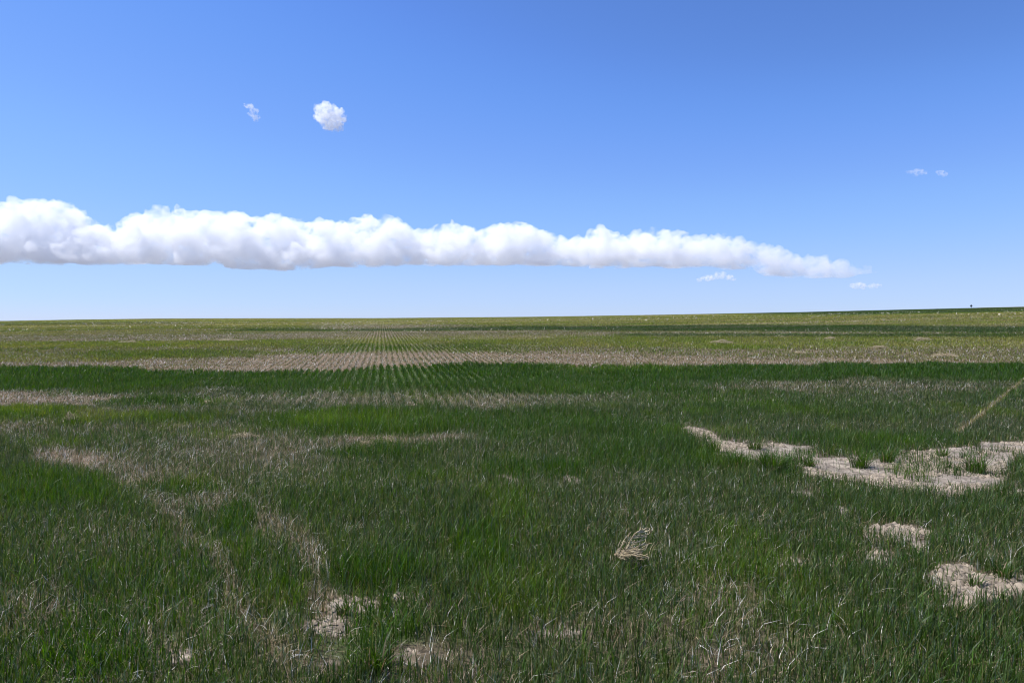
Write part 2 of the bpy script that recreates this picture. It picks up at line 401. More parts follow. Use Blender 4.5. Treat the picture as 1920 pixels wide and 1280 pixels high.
# ------------------------------------------------------------------ ground sheet
def build_ground():
    ys = np.concatenate([np.linspace(-60, .8, 14), .8 + np.cumsum(np.concatenate([np.full(5, .12)])),
                         np.geomspace(1.5, 340, 760), np.geomspace(345, 60000, 46)])
    ts = np.concatenate([np.linspace(-3.2, -1.05, 24), np.linspace(-1, 1, 520), np.linspace(1.05, 3.2, 24)])
    T, Yg = np.meshgrid(ts, ys)
    X = T * np.maximum(Yg, 4.0) ; X = np.where(Yg < 4, T * np.maximum(4.0 + (0 - Yg) * .6, 4.0), X)
    x = X.ravel(); y = Yg.ravel(); z = terrain(x, y)
    g = growth(x, y, z)
    g['soil'] = g['soil'] * (np.hypot(x, y) < 300)
    z = z + .022 * (fbm(x * 9, y * 9, seed=71, octv=2) - .5) * (1 - sstep(12, 24, y))
    # low ridge of soil along each drill row
    nr, nc = X.shape
    idx = np.arange(nr * nc).reshape(nr, nc)
    f = np.stack([idx[:-1, :-1], idx[:-1, 1:], idx[1:, 1:], idx[1:, :-1]], -1).reshape(-1, 4)
    me = raw_mesh("ground", np.stack([x, y, z], 1), f.ravel(), np.full(len(f), 4), MAT_GROUND, smooth=True)
    d = np.hypot(x, y)
    far = sstep(45, 150, d)
    cover = np.stack([np.clip(g['straw'] * 1.3, 0, 1), np.clip(np.maximum(np.maximum(far * .9 * (1 - g['straw'] * .8), .55 * sstep(.6, .95, g['den']) * (1 - g['straw'])), sstep(330, 700, d)), 0, 1), np.clip(g['soil'] * 1.2, 0, 1)], 1)
    set_col(me, "cover", cover)
    tone = green_tone(g['viv'], g['lime']) ; out = sstep(330, 700, d)[:, None]
    set_col(me, "tone", tone * (1 - out) + np.array([.21, .20, .19]) * out)          # fallow land beyond the rise, unseen; grey chosen to bounce light onto clouds
    return tag(link("ground", me), kind="structure")
build_ground()

# ------------------------------------------------------------------ blades
def blades(x, y, z, h, w, lean, az, col, tw, nseg=2, curl=1.8):
    """tapered, bent leaf blades as one vertex / face soup"""
    n = len(x)
    S = {1: [0], 2: [0, .5], 3: [0, .38, .72]}[nseg]
    dx, dy = np.cos(az), np.sin(az)
    sx, sy = np.cos(az + np.pi / 2 + tw), np.sin(az + np.pi / 2 + tw)
    rows = []
    for s in S + [1.0]:
        off = lean * h * s ** curl
        drop = h * s * np.sqrt(np.clip(1 - (lean * .75 * s ** .8) ** 2 * .6, .12, 1))
        cx, cyy, cz = x + dx * off, y + dy * off, z - .012 + drop
        if s < 1:
            ww = w * .5 * (1.0 - .45 * s)
            rows += [np.stack([cx - sx * ww, cyy - sy * ww, cz], 1), np.stack([cx + sx * ww, cyy + sy * ww, cz + ww * .35], 1)]
        else:
            rows.append(np.stack([cx, cyy, cz], 1))
    nv = len(rows)
    co = np.stack(rows, 1).reshape(-1, 3)
    base = (np.arange(n) * nv)[:, None]
    fl = []
    lt = []
    for k in range(nseg - 1):
        fl += [2 * k, 2 * k + 1, 2 * k + 3, 2 * k + 2]; lt.append(4)
    k = nseg - 1
    fl += [2 * k, 2 * k + 1, 2 * k + 2]; lt.append(3)
    faces = (base + np.array(fl)[None, :]).ravel()
    tone = np.repeat(col, nv, 0)
    return co, faces, np.tile(lt, n), tone

class Soup:
    def __init__(s): s.co, s.f, s.lt, s.t, s.n = [], [], [], [], 0
    def add(s, co, f, lt, t):
        s.co.append(co); s.f.append(f + s.n); s.lt.append(lt); s.t.append(t); s.n += len(co)
    def mesh(s, name, mat):
        return raw_mesh(name, np.concatenate(s.co), np.concatenate(s.f), np.concatenate(s.lt), mat, np.concatenate(s.t))

green, straw = Soup(), Soup()
def scatter(d0, d1, tmax, margin):
    """random ground points between two distances, uniform per m2"""
    pass

rings = [(1.9, 3.2, 5600), (3.2, 4.5, 5600), (4.5, 6.5, 4700), (6.5, 9, 3300), (9, 13, 2100), (13, 19, 1050), (19, 28, 480), (28, 42, 260), (42, 65, 130),
         (65, 100, 36), (100, 170, 12), (170, 300, 4)]
NB = 0
for (a, b, D) in rings:
    tm = .92; mg = 1.0
    wd = lambda q: 2 * (tm * q + mg)
    area = (wd(a) + wd(b)) / 2 * (b - a)
    n = int(area * D)
    y = np.sqrt(rng.random(n) * (b * b - a * a) + a * a)
    x = (rng.random(n) * 2 - 1) * (tm * y + mg)
    # drilled rows: pull the plants to the nearest row
    q = x * RN[0] + y * RN[1]; u = x * RD[0] + y * RD[1]
    row = np.round(q / ROW)
    q2 = row * ROW + rng.normal(0, .034 if a < 13 else .026, n) + .06 * (vnoise(u * .16, row * .35, seed=91) - .5) + .04 * (vnoise(u * .5, row * 7.7, seed=92) - .5)
    loose = rng.random(n) < np.interp(np.hypot(x, y), [10, 14, 19], [1.0, .5, .14])
    q2 = np.where(loose, q, q2)
    x = q2 * RN[0] + u * RD[0]; y = q2 * RN[1] + u * RD[1]
    ok = y > 1.6
    x, y, row, u = x[ok], y[ok], row[ok], u[ok]; n = len(x)
    z = terrain(x, y)
    g = growth(x, y, z)
    d = np.hypot(x, y)
    gap = np.where(d < 14, fbm(x * 2.4, y * 2.4, seed=94, octv=3), fbm(u * 1.3, row * .9 + .37, seed=95, octv=4, gain=.65))         # plants missing along a row
    keep = rng.random(n) < g['den'] * np.where(d < 17, sstep(.24, .48, gap + .2 * g['den']), sstep(.12, .40, gap + .22 * g['den']))
    dry = rng.random(n) < np.where(d < 20, g['straw'] * .62 + .10 * (1 - g['soil']), g['straw'] * .6)
    px1 = d / 683.0
    for kind in (0, 1):
        m = keep & (dry == (kind == 1)) if kind == 0 else (dry & (rng.random(n) < .35 + g['den']) & (g['soil'] < .6))
        k = int(m.sum())
        if k == 0: continue
        X, Y, Z, dd = x[m], y[m], z[m], d[m]
        viv, lime, den, stw = g['viv'][m], g['lime'][m], g['den'][m], g['straw'][m]
        pw = px1[m]
        w = np.maximum(rng.uniform(.0032, .0065, k), pw * (.38 if b <= 20 else .55 if b <= 65 else .8))
        if kind == 0:
            h = (.072 + .058 * viv + .02 * den) * rng.uniform(.5, 1.25, k) * (1 - .35 * stw)
            h = h * (.62 + .5 * fbm(X * .9, Y * .9, seed=97, octv=2) + .34 * fbm(X * 3.2, Y * 3.2, seed=98, octv=2))
            lean = np.minimum(np.abs(rng.normal(.32, .26, k)), 1.0)
            az = rng.uniform(0, 2 * np.pi, k)
            col = green_tone(np.clip(viv + rng.normal(0, .16, k), 0, 1), np.clip(lime + rng.normal(0, .06, k), 0, 1))
            col = col * rng.lognormal(0, .34, k)[:, None]
            sh = rng.random(k)[:, None]; off = (1 - .6 * viv)[:, None]
            col = np.where(sh < .16 * off, col * .35 + np.array([.10, .135, .095]) * .65, col)
            col = np.where((sh > .80) & (sh > 1 - .1 * off), col * .4 + np.array([.15, .135, .045]) * .6, col)
            yel = rng.random(k) < .05
            col[yel] = col[yel] * .3 + np.array([.20, .19, .06]) * .7
            sp, seg = green, (3 if b <= 6.5 else 2 if b <= 42 else 1)
        else:
            h = rng.uniform(.025, .12, k)
            lean = np.minimum(np.abs(rng.normal(.7, .5, k)), 1.5)
            w = w * .75
            az = rng.uniform(0, 2 * np.pi, k)
            f = rng.random(k)[:, None]
            col = (C_STRAW * (1 - f) + np.array([.20, .145, .085]) * f) * rng.lognormal(0, .25, k)[:, None]
            hi = rng.random(k) < .18
            col[hi] = np.array([.74, .70, .60]) * rng.uniform(.8, 1.1, (hi.sum(), 1))  # near-white share of the straw, glints put into the blade colour
            sp, seg = straw, (2 if b <= 42 else 1)
        sp.add(*blades(X, Y, Z, h, w, lean, az, np.clip(col, .004, .8), rng.normal(0, .5, k), seg))
        NB += k
# broken pale leaf tips and straw caught in the canopy near by, pale clumps of straw far off
def flecks(n, d0, d1, z0, z1, l0, l1, wpx, wmin, pale, thr):
    y = np.sqrt(rng.random(n) * (d1 * d1 - d0 * d0) + d0 * d0); x = (rng.random(n) * 2 - 1) * (.92 * y + 1)
    z = terrain(x, y); g = growth(x, y, z); d = np.hypot(x, y)
    left = sstep(.35, -.6, x / y) * .6 + .2
    k = rng.random(n) < (.7 + .9 * g['straw'] if d1 < 30 else 1) * sstep(thr, thr + .25, fbm(x * (.8 if d1 < 30 else .05), (y * .8 if d1 < 30 else np.log(y) * 14), seed=101, octv=3)) * (left if d1 < 30 else .3 + .7 * g['straw']) * (1 - .8 * g['soil'])
    x, y, z, d = x[k], y[k], z[k], d[k]; n = len(x)
    L = rng.uniform(l0, l1, n); w = np.maximum(wmin, d / 683 * wpx) * rng.uniform(.7, 1.2, n)
    col = np.array(pale) * rng.uniform(.55, 1.1, n)[:, None]
    c = blades(x, y, z + rng.uniform(z0, z1, n), L, w, rng.uniform(.6, 2.6, n), rng.uniform(0, 2 * np.pi, n), np.clip(col, 0, .85), rng.normal(0, 1.2, n), 2)
    straw.add(*c)
flecks(20000, 2.2, 9, .02, .09, .014, .042, .36, .0026, (.62, .58, .43), .38)
flecks(20000, 9, 20, .02, .09, .02, .06, .34, .003, (.58, .53, .39), .42)
flecks(12000, 20, 60, .01, .08, .05, .12, .5, .01, (.55, .49, .35), .47)
flecks(10000, 60, 150, .02, .12, .12, .4, .8, .05, (.60, .53, .38), .50)
# clods and crumbs lying on the bare soil
def clods(n):
    S = Soup(); y = np.sqrt(rng.random(n * 30) * (14 ** 2 - 3 ** 2) + 9); x = (rng.random(n * 30) * 2 - 1) * (.85 * y + .5)
    z = terrain(x, y); g = growth(x, y, z); k = np.where((g['soil'] > .25) & (fbm(x * 2, y * 2, seed=111, octv=3) > .42))[0][:n]
    x, y, z = x[k], y[k], z[k]; n = len(x)
    r = np.clip(rng.lognormal(math.log(.011), .5, n), .005, .035)
    base = np.array([(1, 0, 0), (.3, .95, .1), (-.8, .6, 0), (-.9, -.5, .1), (.2, -1, 0), (.1, .1, .8), (.5, .3, .55), (-.4, -.2, .6)])
    fc = [(0, 1, 6), (1, 2, 5), (1, 5, 6), (2, 3, 7), (2, 7, 5), (3, 4, 7), (4, 5, 7), (4, 6, 5), (4, 0, 6)]
    a = rng.uniform(0, 2 * np.pi, n); ca, sa = np.cos(a)[:, None], np.sin(a)[:, None]
    j = base[None] * rng.uniform(.7, 1.3, (n, 8, 3)) * r[:, None, None]
    co = np.stack([x[:, None] + j[..., 0] * ca - j[..., 1] * sa, y[:, None] + j[..., 0] * sa + j[..., 1] * ca, z[:, None] + j[..., 2] * 1.0 + .002], -1).reshape(-1, 3)
    f = (np.arange(n) * 8)[:, None] + np.array(fc).ravel()[None]
    tone = np.repeat(np.array([.30, .245, .18]) * rng.uniform(.5, 1.25, n)[:, None], 8, 0)
    return raw_mesh("soil_clods", co, f.ravel(), np.full(n * len(fc), 3), MAT_CLOD, tone)
MAT_CLOD = blade_material("clod_earth", 0.0, .95, .1)
tag(link("soil_clods", clods(14000)), kind="stuff")
print("blades", NB)
tag(link("young_wheat", green.mesh("young_wheat", MAT_GREEN)), kind="stuff")
tag(link("dry_stubble", straw.mesh("dry_stubble", MAT_STRAW)), kind="stuff")

# ------------------------------------------------------------------ ray helper: a photo pixel at a distance -> a point in the place
def ray(u, v):
    c, s_ = math.cos(PITCH), math.sin(PITCH)
    a, b = (u - 960) / F, (640 - v) / F
    d = np.array([a, c + b * s_, -s_ + b * c]); return d / d[1]
def at(u, v, Y):
    return np.array([0, 0, EYE]) + ray(u, v) * Y
def on_ground(u, v):
    d = ray(u, v); lo, hi = 1.5, 1.5
    while hi < 600:
        p = np.array([0, 0, EYE]) + d * hi
        if p[2] < float(terrain(p[0], p[1])): break
        lo = hi; hi *= 1.02
    for _ in range(30):
        m = (lo + hi) / 2; p = np.array([0, 0, EYE]) + d * m
        if p[2] < float(terrain(p[0], p[1])): hi = m
        else: lo = m
    p = np.array([0, 0, EYE]) + d * hi
    return np.array([p[0], p[1], float(terrain(p[0], p[1]))])

# ------------------------------------------------------------------ clouds: real bodies of scattering vapour, kilometres off
def vapour(name, dens, scale, lo, hi, g=.35, step=1.0, flat=1.0, fade=None):
    m, n, l = new_mat(name)
    sc = N(n, "ShaderNodeVolumeScatter"); sc.inputs['Color'].default_value = (.997, .9965, 1, 1); sc.inputs['Anisotropy'].default_value = g
    sc.inputs['Density'].default_value = dens
    if scale:
        tc = N(n, "ShaderNodeTexCoord")
        nz = N(n, "ShaderNodeTexNoise"); nz.inputs['Scale'].default_value = 1 / scale; nz.inputs['Detail'].default_value = 6; nz.inputs['Roughness'].default_value = .62
        mp = N(n, "ShaderNodeMapping"); mp.inputs['Scale'].default_value = (1, 1, flat)
        l.new(tc.outputs['Object'], mp.inputs['Vector']); l.new(mp.outputs[0], nz.inputs['Vector'])
        mr = N(n, "ShaderNodeMapRange"); mr.inputs[1].default_value = lo; mr.inputs[2].default_value = hi; mr.inputs[3].default_value = 0; mr.inputs[4].default_value = dens
        l.new(nz.outputs['Fac'], mr.inputs[0]); out = mr.outputs[0]
        if fade:                                                # the bank thins out towards its tip
            geo = N(n, "ShaderNodeNewGeometry"); sx = N(n, "ShaderNodeSeparateXYZ"); l.new(geo.outputs['Position'], sx.inputs[0])
            fr = N(n, "ShaderNodeMapRange"); fr.inputs[1].default_value = fade[0]; fr.inputs[2].default_value = fade[1]; fr.inputs[3].default_value = 1; fr.inputs[4].default_value = fade[2]
            l.new(sx.outputs[0], fr.inputs[0])
            mu = N(n, "ShaderNodeMath", operation='MULTIPLY'); l.new(out, mu.inputs[0]); l.new(fr.outputs[0], mu.inputs[1]); out = mu.outputs[0]
        l.new(out, sc.inputs['Density'])
        m.cycles.volume_step_rate = step
    else:
        m.cycles.homogeneous_volume = True
    o = N(n, "ShaderNodeOutputMaterial"); l.new(sc.outputs[0], o.inputs['Volume'])
    return m

def cloud_body(name, balls, Y, vox, disp, mat, base=None, seed=1):
    """balls: (u, v, r px, depth offset px, squash); united, remeshed, then roughened into billows"""
    k = Y / F
    bm = bmesh.new()
    org = at(balls[0][0], balls[0][1], Y)
    for (u, v, r, dy, sq) in balls:
        p = at(u, v, Y) - org
        r_ = bmesh.ops.create_icosphere(bm, subdivisions=2, radius=r * k)
        for vv in r_['verts']:
            vv.co.z *= sq; vv.co.x += p[0]; vv.co.y += p[1] + dy * k; vv.co.z += p[2]
    me = bpy.data.meshes.new(name); bm.to_mesh(me); bm.free()
    o = bpy.data.objects.new(name, me); COL.objects.link(o)
    md = o.modifiers.new("r", 'REMESH'); md.mode = 'VOXEL'; md.voxel_size = vox * k
    dg = bpy.context.evaluated_depsgraph_get()
    me2 = bpy.data.meshes.new_from_object(o.evaluated_get(dg)); me2.name = name
    o.modifiers.clear(); o.data = me2; bpy.data.meshes.remove(me)
    def rough(me2):
        nv = len(me2.vertices)
        co = np.empty(nv * 3, np.float32); me2.vertices.foreach_get("co", co); co = co.reshape(-1, 3).astype(float)
        no = np.empty(nv * 3, np.float32); me2.vertices.foreach_get("normal", no); no = no.reshape(-1, 3)
        for (amp, size, oc) in disp:
            q = co / (size * k) + 500
            nn = fbm(q[:, 0], q[:, 1], q[:, 2], seed=seed, octv=oc, gain=.55)
            nn = 1 - np.abs(nn * 2 - 1) * 1.6                      # billowy: rounded knobs, sharp creases
            co = co + no * ((nn - .62) * amp * k)[:, None]
        if base is not None:
            wx = co[:, 0] + org[0]; wz = co[:, 2] + org[2]
            u = wx / (Y / F) + 960
            bz = EYE + (600 - np.interp(u, base[0], base[1])) * k
            bz = bz + (fbm(wx / (60 * k), co[:, 1] / (60 * k), seed=seed + 3, octv=4) - .5) * 8 * k
            co[:, 2] = np.where(wz < bz, bz - (bz - wz) * .12, wz) - org[2]
        me2.vertices.foreach_set("co", co.astype(np.float32).ravel()); me2.update()
    rough(me2)
    # a second remesh closes self-crossings; then only the outer shell stays
    md = o.modifiers.new("r", 'REMESH'); md.mode = 'VOXEL'; md.voxel_size = vox * k * .8
    dg = bpy.context.evaluated_depsgraph_get()
    me3 = bpy.data.meshes.new_from_object(o.evaluated_get(dg)); me3.name = name
    o.modifiers.clear(); o.data = me3; bpy.data.meshes.remove(me2); me2 = me3
    bm = bmesh.new(); bm.from_mesh(me2); seen = set(); parts = []
    for v0 in bm.verts:
        if v0.index in seen: continue
        st = [v0]; seen.add(v0.index); grp = []
        while st:
            v1 = st.pop(); grp.append(v1)
            for e in v1.link_edges:
                v2 = e.other_vert(v1)
                if v2.index not in seen: seen.add(v2.index); st.append(v2)
        parts.append(grp)
    parts.sort(key=len)
    for grp in parts[:-1]: bmesh.ops.delete(bm, geom=grp, context='VERTS')
    bm.to_mesh(me2); bm.free()
    me2.polygons.foreach_set("use_smooth", np.ones(len(me2.polygons), bool))
    me2.materials.clear(); me2.materials.append(mat)
    o.location = org
    return o

TOP = [(-260, 384), (-200, 374), (-150, 372), (-90, 384), (-40, 388), (0, 380), (40, 377), (90, 379), (130, 386), (160, 402), (190, 418), (225, 422), (250, 408), (262, 399), (300, 389), (350, 388), (390, 396),
       (440, 395), (480, 408), (500, 411), (520, 399), (560, 412), (590, 416), (610, 405), (640, 417), (665, 412), (690, 407), (740, 410), (775, 428), (800, 430),
       (850, 416), (900, 430), (930, 424), (965, 417), (1010, 428), (1050, 440), (1085, 435), (1125, 426), (1165, 442), (1200, 431), (1240, 436), (1290, 437), (1330, 440),
       (1380, 443), (1410, 454), (1450, 462), (1490, 474), (1520, 481), (1545, 475), (1570, 488), (1600, 496), (1640, 503), (1668, 508)]
BOT = [(-260, 498), (0, 498), (150, 497), (280, 496), (400, 500), (440, 507), (550, 506), (620, 502), (760, 499), (900, 498), (1100, 502), (1250, 504), (1400, 505), (1440, 518),
       (1500, 523), (1580, 523), (1610, 517), (1640, 514), (1668, 511)]
tx, ty = zip(*TOP); ty = np.array(ty, float)
_m = np.array([np.interp(np.linspace(q - 130, q + 130, 40), tx, ty).mean() for q in tx])
ty = _m + (ty - _m) * np.where(np.array(tx) < 1380, 1.35, 1.0) + 4
bx_, by_ = zip(*BOT); by_ = np.array(by_, float) - 3
def bank():
    r_ = random.Random(5); balls = []
    u = -250
    while u < 1660:
        t, b = np.interp(u, tx, ty), np.interp(u, bx_, by_); th = b - t
        r = min(r_.uniform(7, 17), th * .42)
        balls.append((u, t + r * .95, r, r_.uniform(-20, 20) * min(1, th / 60), 1.0))
        for _ in range(3):
            rr = min(r_.uniform(12, 34), th * .45); rr = max(rr, 3.5)
            v = r_.uniform(t + rr, max(b - rr * .4, t + rr + .1))
            balls.append((u + r_.uniform(-10, 10), v, rr, r_.uniform(-34, 34) * min(1, th / 80), r_.uniform(.8, 1.0)))
        balls.append((u, b - th * .32, max(th * .34, 5), 0, .9))
        u += r_.uniform(6, 12)
    fit = []
    for (u, v, r, dy, sq) in balls:                      # no ball may rise above the outline
        du = np.linspace(-r, r, 15); need = (np.interp(u + du, tx, ty) + np.sqrt(r * r - du * du) * sq).max()
        fit.append((u, max(v, need), r, dy, sq))
    balls = fit
    o = cloud_body("cloud_bank", balls, 15400, 2.7, [(20, 46, 3), (11, 15, 3), (5, 6, 2)], vapour("bank_vapour", .0048, 420, .415, .51, .1, .045, 1.3, fade=((1150 - 960) * 12.03, (1650 - 960) * 12.03, .3)), base=(bx_, by_), seed=11)
    tag(o, "long white bank of cumulus stretched low above the horizon", "cloud")
bank()
def puff():
    r_ = random.Random(9); balls = []
    for i in range(60):
        a = r_.uniform(0, 2 * math.pi); q = math.sqrt(r_.random())
        v = 217 + 20 * q * math.sin(a); u = 617 + 25 * q * math.cos(a) * (1 + .012 * (v - 217)) + .16 * (v - 217)
        balls.append((u, v, r_.uniform(5, 10), r_.uniform(-14, 14), 1))
    o = cloud_body("puff_cloud", balls, 5200, 1.1, [(8, 11, 3), (4, 4, 2)], vapour("puff_vapour", .045, 34, .41, .68, .15, .1), seed=21)
    tag(o, "small round white puff cloud alone high in the blue sky", "cloud")
puff()
def wisp(nm, pts, Y, dens, label, group=None, seed=3, vox=.8):
    r_ = random.Random(seed); balls = []
    for (u, v, r) in pts:
        r *= 1.5; balls.append((u, v, r * .8, 0, .75))
        for _ in range(5):
            balls.append((u + r_.uniform(-1, 1) * r * .8, v + r_.uniform(-1, 1) * r * .4, r * r_.uniform(.5, .9), r_.uniform(-1, 1) * r, r_.uniform(.5, .8)))
    o = cloud_body(nm, balls, Y, vox, [(2.6, 6, 3)], vapour(nm + "_vapour", dens, Y / F * 6, .44, .66, .1, .12), seed=seed)
    tag(o, label, "cloud", group)
wisp("cloud_wisp", [(465, 200, 4), (470, 200, 4), (475, 204, 4), (477, 210, 3.5), (474, 217, 4), (478, 220, 5), (481, 226, 3.5)], 5200, .03, "thin curved wisp of cloud left of the round puff cloud", seed=31)
wisp("cloud_wisp", [(1709, 323, 4), (1718, 322, 5), (1727, 323, 5), (1735, 324, 3)], 7000, .010, "faint flat wisp in clear sky at right, left of its twin", "faint wisps of cloud at right", seed=32)
wisp("cloud_wisp", [(1758, 322, 3), (1763, 323.5, 4), (1767, 325, 5), (1772, 327, 4)], 7000, .013, "faint slanting wisp in clear sky at right, right of its twin", "faint wisps of cloud at right", seed=33)
wisp("cloud_wisp", [(1601, 535, 5), (1609, 534, 6), (1616, 536, 5)], 13000, .012, "small pale cloud scrap below the tip of the long bank", "cloud scraps under the bank", seed=34)
wisp("cloud_wisp", [(1636, 536, 5), (1645, 535, 4)], 13000, .010, "smallest cloud scrap, just right of another below the bank's tip", "cloud scraps under the bank", seed=35)
wisp("cloud_wisp", [(1314, 523, 4), (1330, 521, 6), (1350, 518, 7), (1370, 520, 6), (1390, 521, 4)], 13000, .012, "long thin cloud scrap under the right part of the bank", "cloud scraps under the bank", seed=36)

# ------------------------------------------------------------------ road on the far rise and its sign
def plain(name, col, rough=.8, metal=0.0):
    m, n, l = new_mat(name)
    p = N(n, "ShaderNodeBsdfPrincipled"); p.inputs['Roughness'].default_value = rough; p.inputs['Metallic'].default_value = metal
    nz = N(n, "ShaderNodeTexNoise"); nz.inputs['Scale'].default_value = 14; nz.inputs['Detail'].default_value = 5
    geo = N(n, "ShaderNodeNewGeometry"); l.new(geo.outputs['Position'], nz.inputs['Vector'])
    r_ = N(n, "ShaderNodeValToRGB"); c = np.array(col)
    r_.color_ramp.elements[0].position = .3; r_.color_ramp.elements[0].color = (*(c * .75), 1)
    r_.color_ramp.elements[1].position = .7; r_.color_ramp.elements[1].color = (*np.minimum(c * 1.2, 1), 1)
    l.new(nz.outputs['Fac'], r_.inputs[0]); l.new(r_.outputs[0], p.inputs['Base Color'])
    o = N(n, "ShaderNodeOutputMaterial"); l.new(p.outputs[0], o.inputs['Surface'])
    return m
def road():
    us = np.linspace(1806, 2300, 60); co = []; f = []
    for i, u in enumerate(us):
        for (Y, dz) in ((283, -.1), (286, .32), (287.5, .40), (295, .46), (302, .40), (306, -.6)):
            x = (u - 960) / F * Y
            rise = min(1, i / 4)
            co.append((x, Y, float(terrain((u - 960) / F * 280, 280)) + dz * rise - .05))
    for i in range(len(us) - 1):
        for j in range(5):
            a = i * 6 + j; f += [a, a + 6, a + 7, a + 1]
    me = raw_mesh("road", np.array(co), np.array(f), np.full(len(f) // 4, 4), plain("road_gravel", (.34, .31, .28)))
    tag(link("road", me), kind="structure")
road()
def road_sign():
    c = at(1821, 573.4, 284.0)
    gz = float(terrain(c[0], 284.0))
    root = empty("road_sign", (c[0], 284.0, gz))
    tag(root, "small dark road sign on a thin post standing on the skyline", "sign")
    hc = c[2] - gz
    bm = bmesh.new()
    for sx in (-.03, .03):
        pass
    bmesh.ops.create_cube(bm, size=1)
    for v in bm.verts: v.co = (v.co.x * .09, v.co.y * .06, hc / 2 + v.co.z * (hc + .7))
    me = bpy.data.meshes.new("post"); bm.to_mesh(me); bm.free(); me.materials.append(plain("post_wood", (.10, .08, .06))); link("post", me, root)
    bm = bmesh.new()
    bmesh.ops.create_cone(bm, cap_ends=True, segments=8, radius1=.48, radius2=.48, depth=.02)
    for v in bm.verts:
        a = math.pi / 8; x, y = v.co.x * math.cos(a) - v.co.y * math.sin(a), v.co.x * math.sin(a) + v.co.y * math.cos(a)
        v.co = (x, -.045 + v.co.z, hc + y)
    me = bpy.data.meshes.new("panel"); bm.to_mesh(me); bm.free(); me.materials.append(plain("sign_back", (.09, .095, .11), .6)); link("panel", me, root)  # bare metal back coloured dark, its backlit shade put into the colour
road_sign()

# ------------------------------------------------------------------ dry weeds and clumps of straw lying on the field
def tube_soup(sp, pts, r0, r1, col, sides=4):
    pts = np.array(pts, float); n = len(pts); co = []; f = []
    tg = np.gradient(pts, axis=0); tg /= np.linalg.norm(tg, axis=1)[:, None] + 1e-9
    ref = np.array([.31, .17, .93])
    for i in range(n):
        a = np.cross(tg[i], ref); a /= np.linalg.norm(a) + 1e-9; b = np.cross(tg[i], a)
        r = r0 + (r1 - r0) * i / (n - 1)
        for k in range(sides):
            t = 2 * math.pi * k / sides
            co.append(pts[i] + r * (a * math.cos(t) + b * math.sin(t)))
    for i in range(n - 1):
        for k in range(sides):
            f += [i * sides + k, i * sides + (k + 1) % sides, (i + 1) * sides + (k + 1) % sides, (i + 1) * sides + k]
    sp.add(np.array(co), np.array(f), np.full((n - 1) * sides, 4), np.tile(col, (len(co), 1)))
def wander(p, d, length, steps, bend, r_):
    p = np.array(p, float); d = np.array(d, float); d /= np.linalg.norm(d); out = [p.copy()]
    for _ in range(steps):
        d = d + np.array([r_.gauss(0, bend), r_.gauss(0, bend), r_.gauss(0, bend)]); d /= np.linalg.norm(d)
        p = p + d * length / steps; out.append(p.copy())
    return out
MAT_DRY = blade_material("dry_stem", .08, .6, .3)
PALE = np.array([.56, .47, .29]); TAN = np.array([.40, .30, .17])
def shade(r_, c=None):
    f = r_.random(); c = PALE * f + TAN * (1 - f) if c is None else c
    return c * r_.uniform(.8, 1.15)

def comb_weed():
    """the dead branching plant in the foreground: a leaning stem with side twigs all to one side, above a matted base"""
    r_ = random.Random(3)
    base = on_ground(1165, 1062); d = base[1]
    root = empty("dead_weed", tuple(base))
    tag(root, "pale dead weed with comb of side twigs, lying in the green foreground", "dead weed")
    k = math.hypot(base[0], base[1]) / F * 1.0
    S = Soup()
    stem = [(.0, 0, .0), (.012, .0, .06), (.03, .0, .11), (.055, .0, .165), (.078, -.005, .205), (.10, -.01, .225)]
    stem = [np.array(p) * 1.08 for p in stem]
    tube_soup(S, stem, .005, .0032, TAN * 1.2)
    link("stem", S.mesh("stem", MAT_DRY), root)
    st = np.array(stem)
    for i, (t, ln, up) in enumerate(((.42, .115, .03), (.55, .10, .02), (.68, .098, .01), (.74, .10, .012), (.90, .085, .012), (.97, .05, .02))):
        T = Soup(); q = t * (len(st) - 1); a = int(q); p = st[a] * (1 - q + a) + st[min(a + 1, len(st) - 1)] * (q - a)
        pts = [p + np.array([ln * s, r_.uniform(-.004, .004), up * s * s + r_.uniform(-.003, .003)]) for s in (0, .25, .5, .75, 1)]
        c = shade(r_, PALE)
        tube_soup(T, pts, .0042, .003, c)
        for s in (1, 2, 3, 4):
            for _ in range(2):
                tube_soup(T, wander(pts[s], (r_.uniform(-.2, .9), r_.uniform(-.5, .5), r_.uniform(.1, 1)), r_.uniform(.012, .034), 2, .3, r_), .0028, .002, shade(r_))
        link("twig", T.mesh("twig", MAT_DRY), root)
    B = Soup()
    for i in range(60):
        x0 = r_.uniform(-.02, .10); ang = r_.uniform(-.35, 1.25)
        dirv = (math.cos(ang), r_.uniform(-.7, .5), math.sin(ang) * .45 + .02)
        ln = r_.uniform(.06, .17)
        pts = wander((x0 - .03, r_.uniform(-.04, .04), r_.uniform(.055, .10)), dirv, ln, 5, .2, r_)
        tube_soup(B, pts, .0034, .002, shade(r_))
        for _ in range(2):
            j = r_.randint(2, 5)
            tube_soup(B, wander(pts[j], (r_.uniform(-.3, 1), r_.uniform(-.6, .6), r_.uniform(-.8, .6)), r_.uniform(.02, .05), 2, .3, r_), .0026, .0018, shade(r_))
    link("matted_base", B.mesh("matted_base", MAT_DRY), root)
comb_weed()

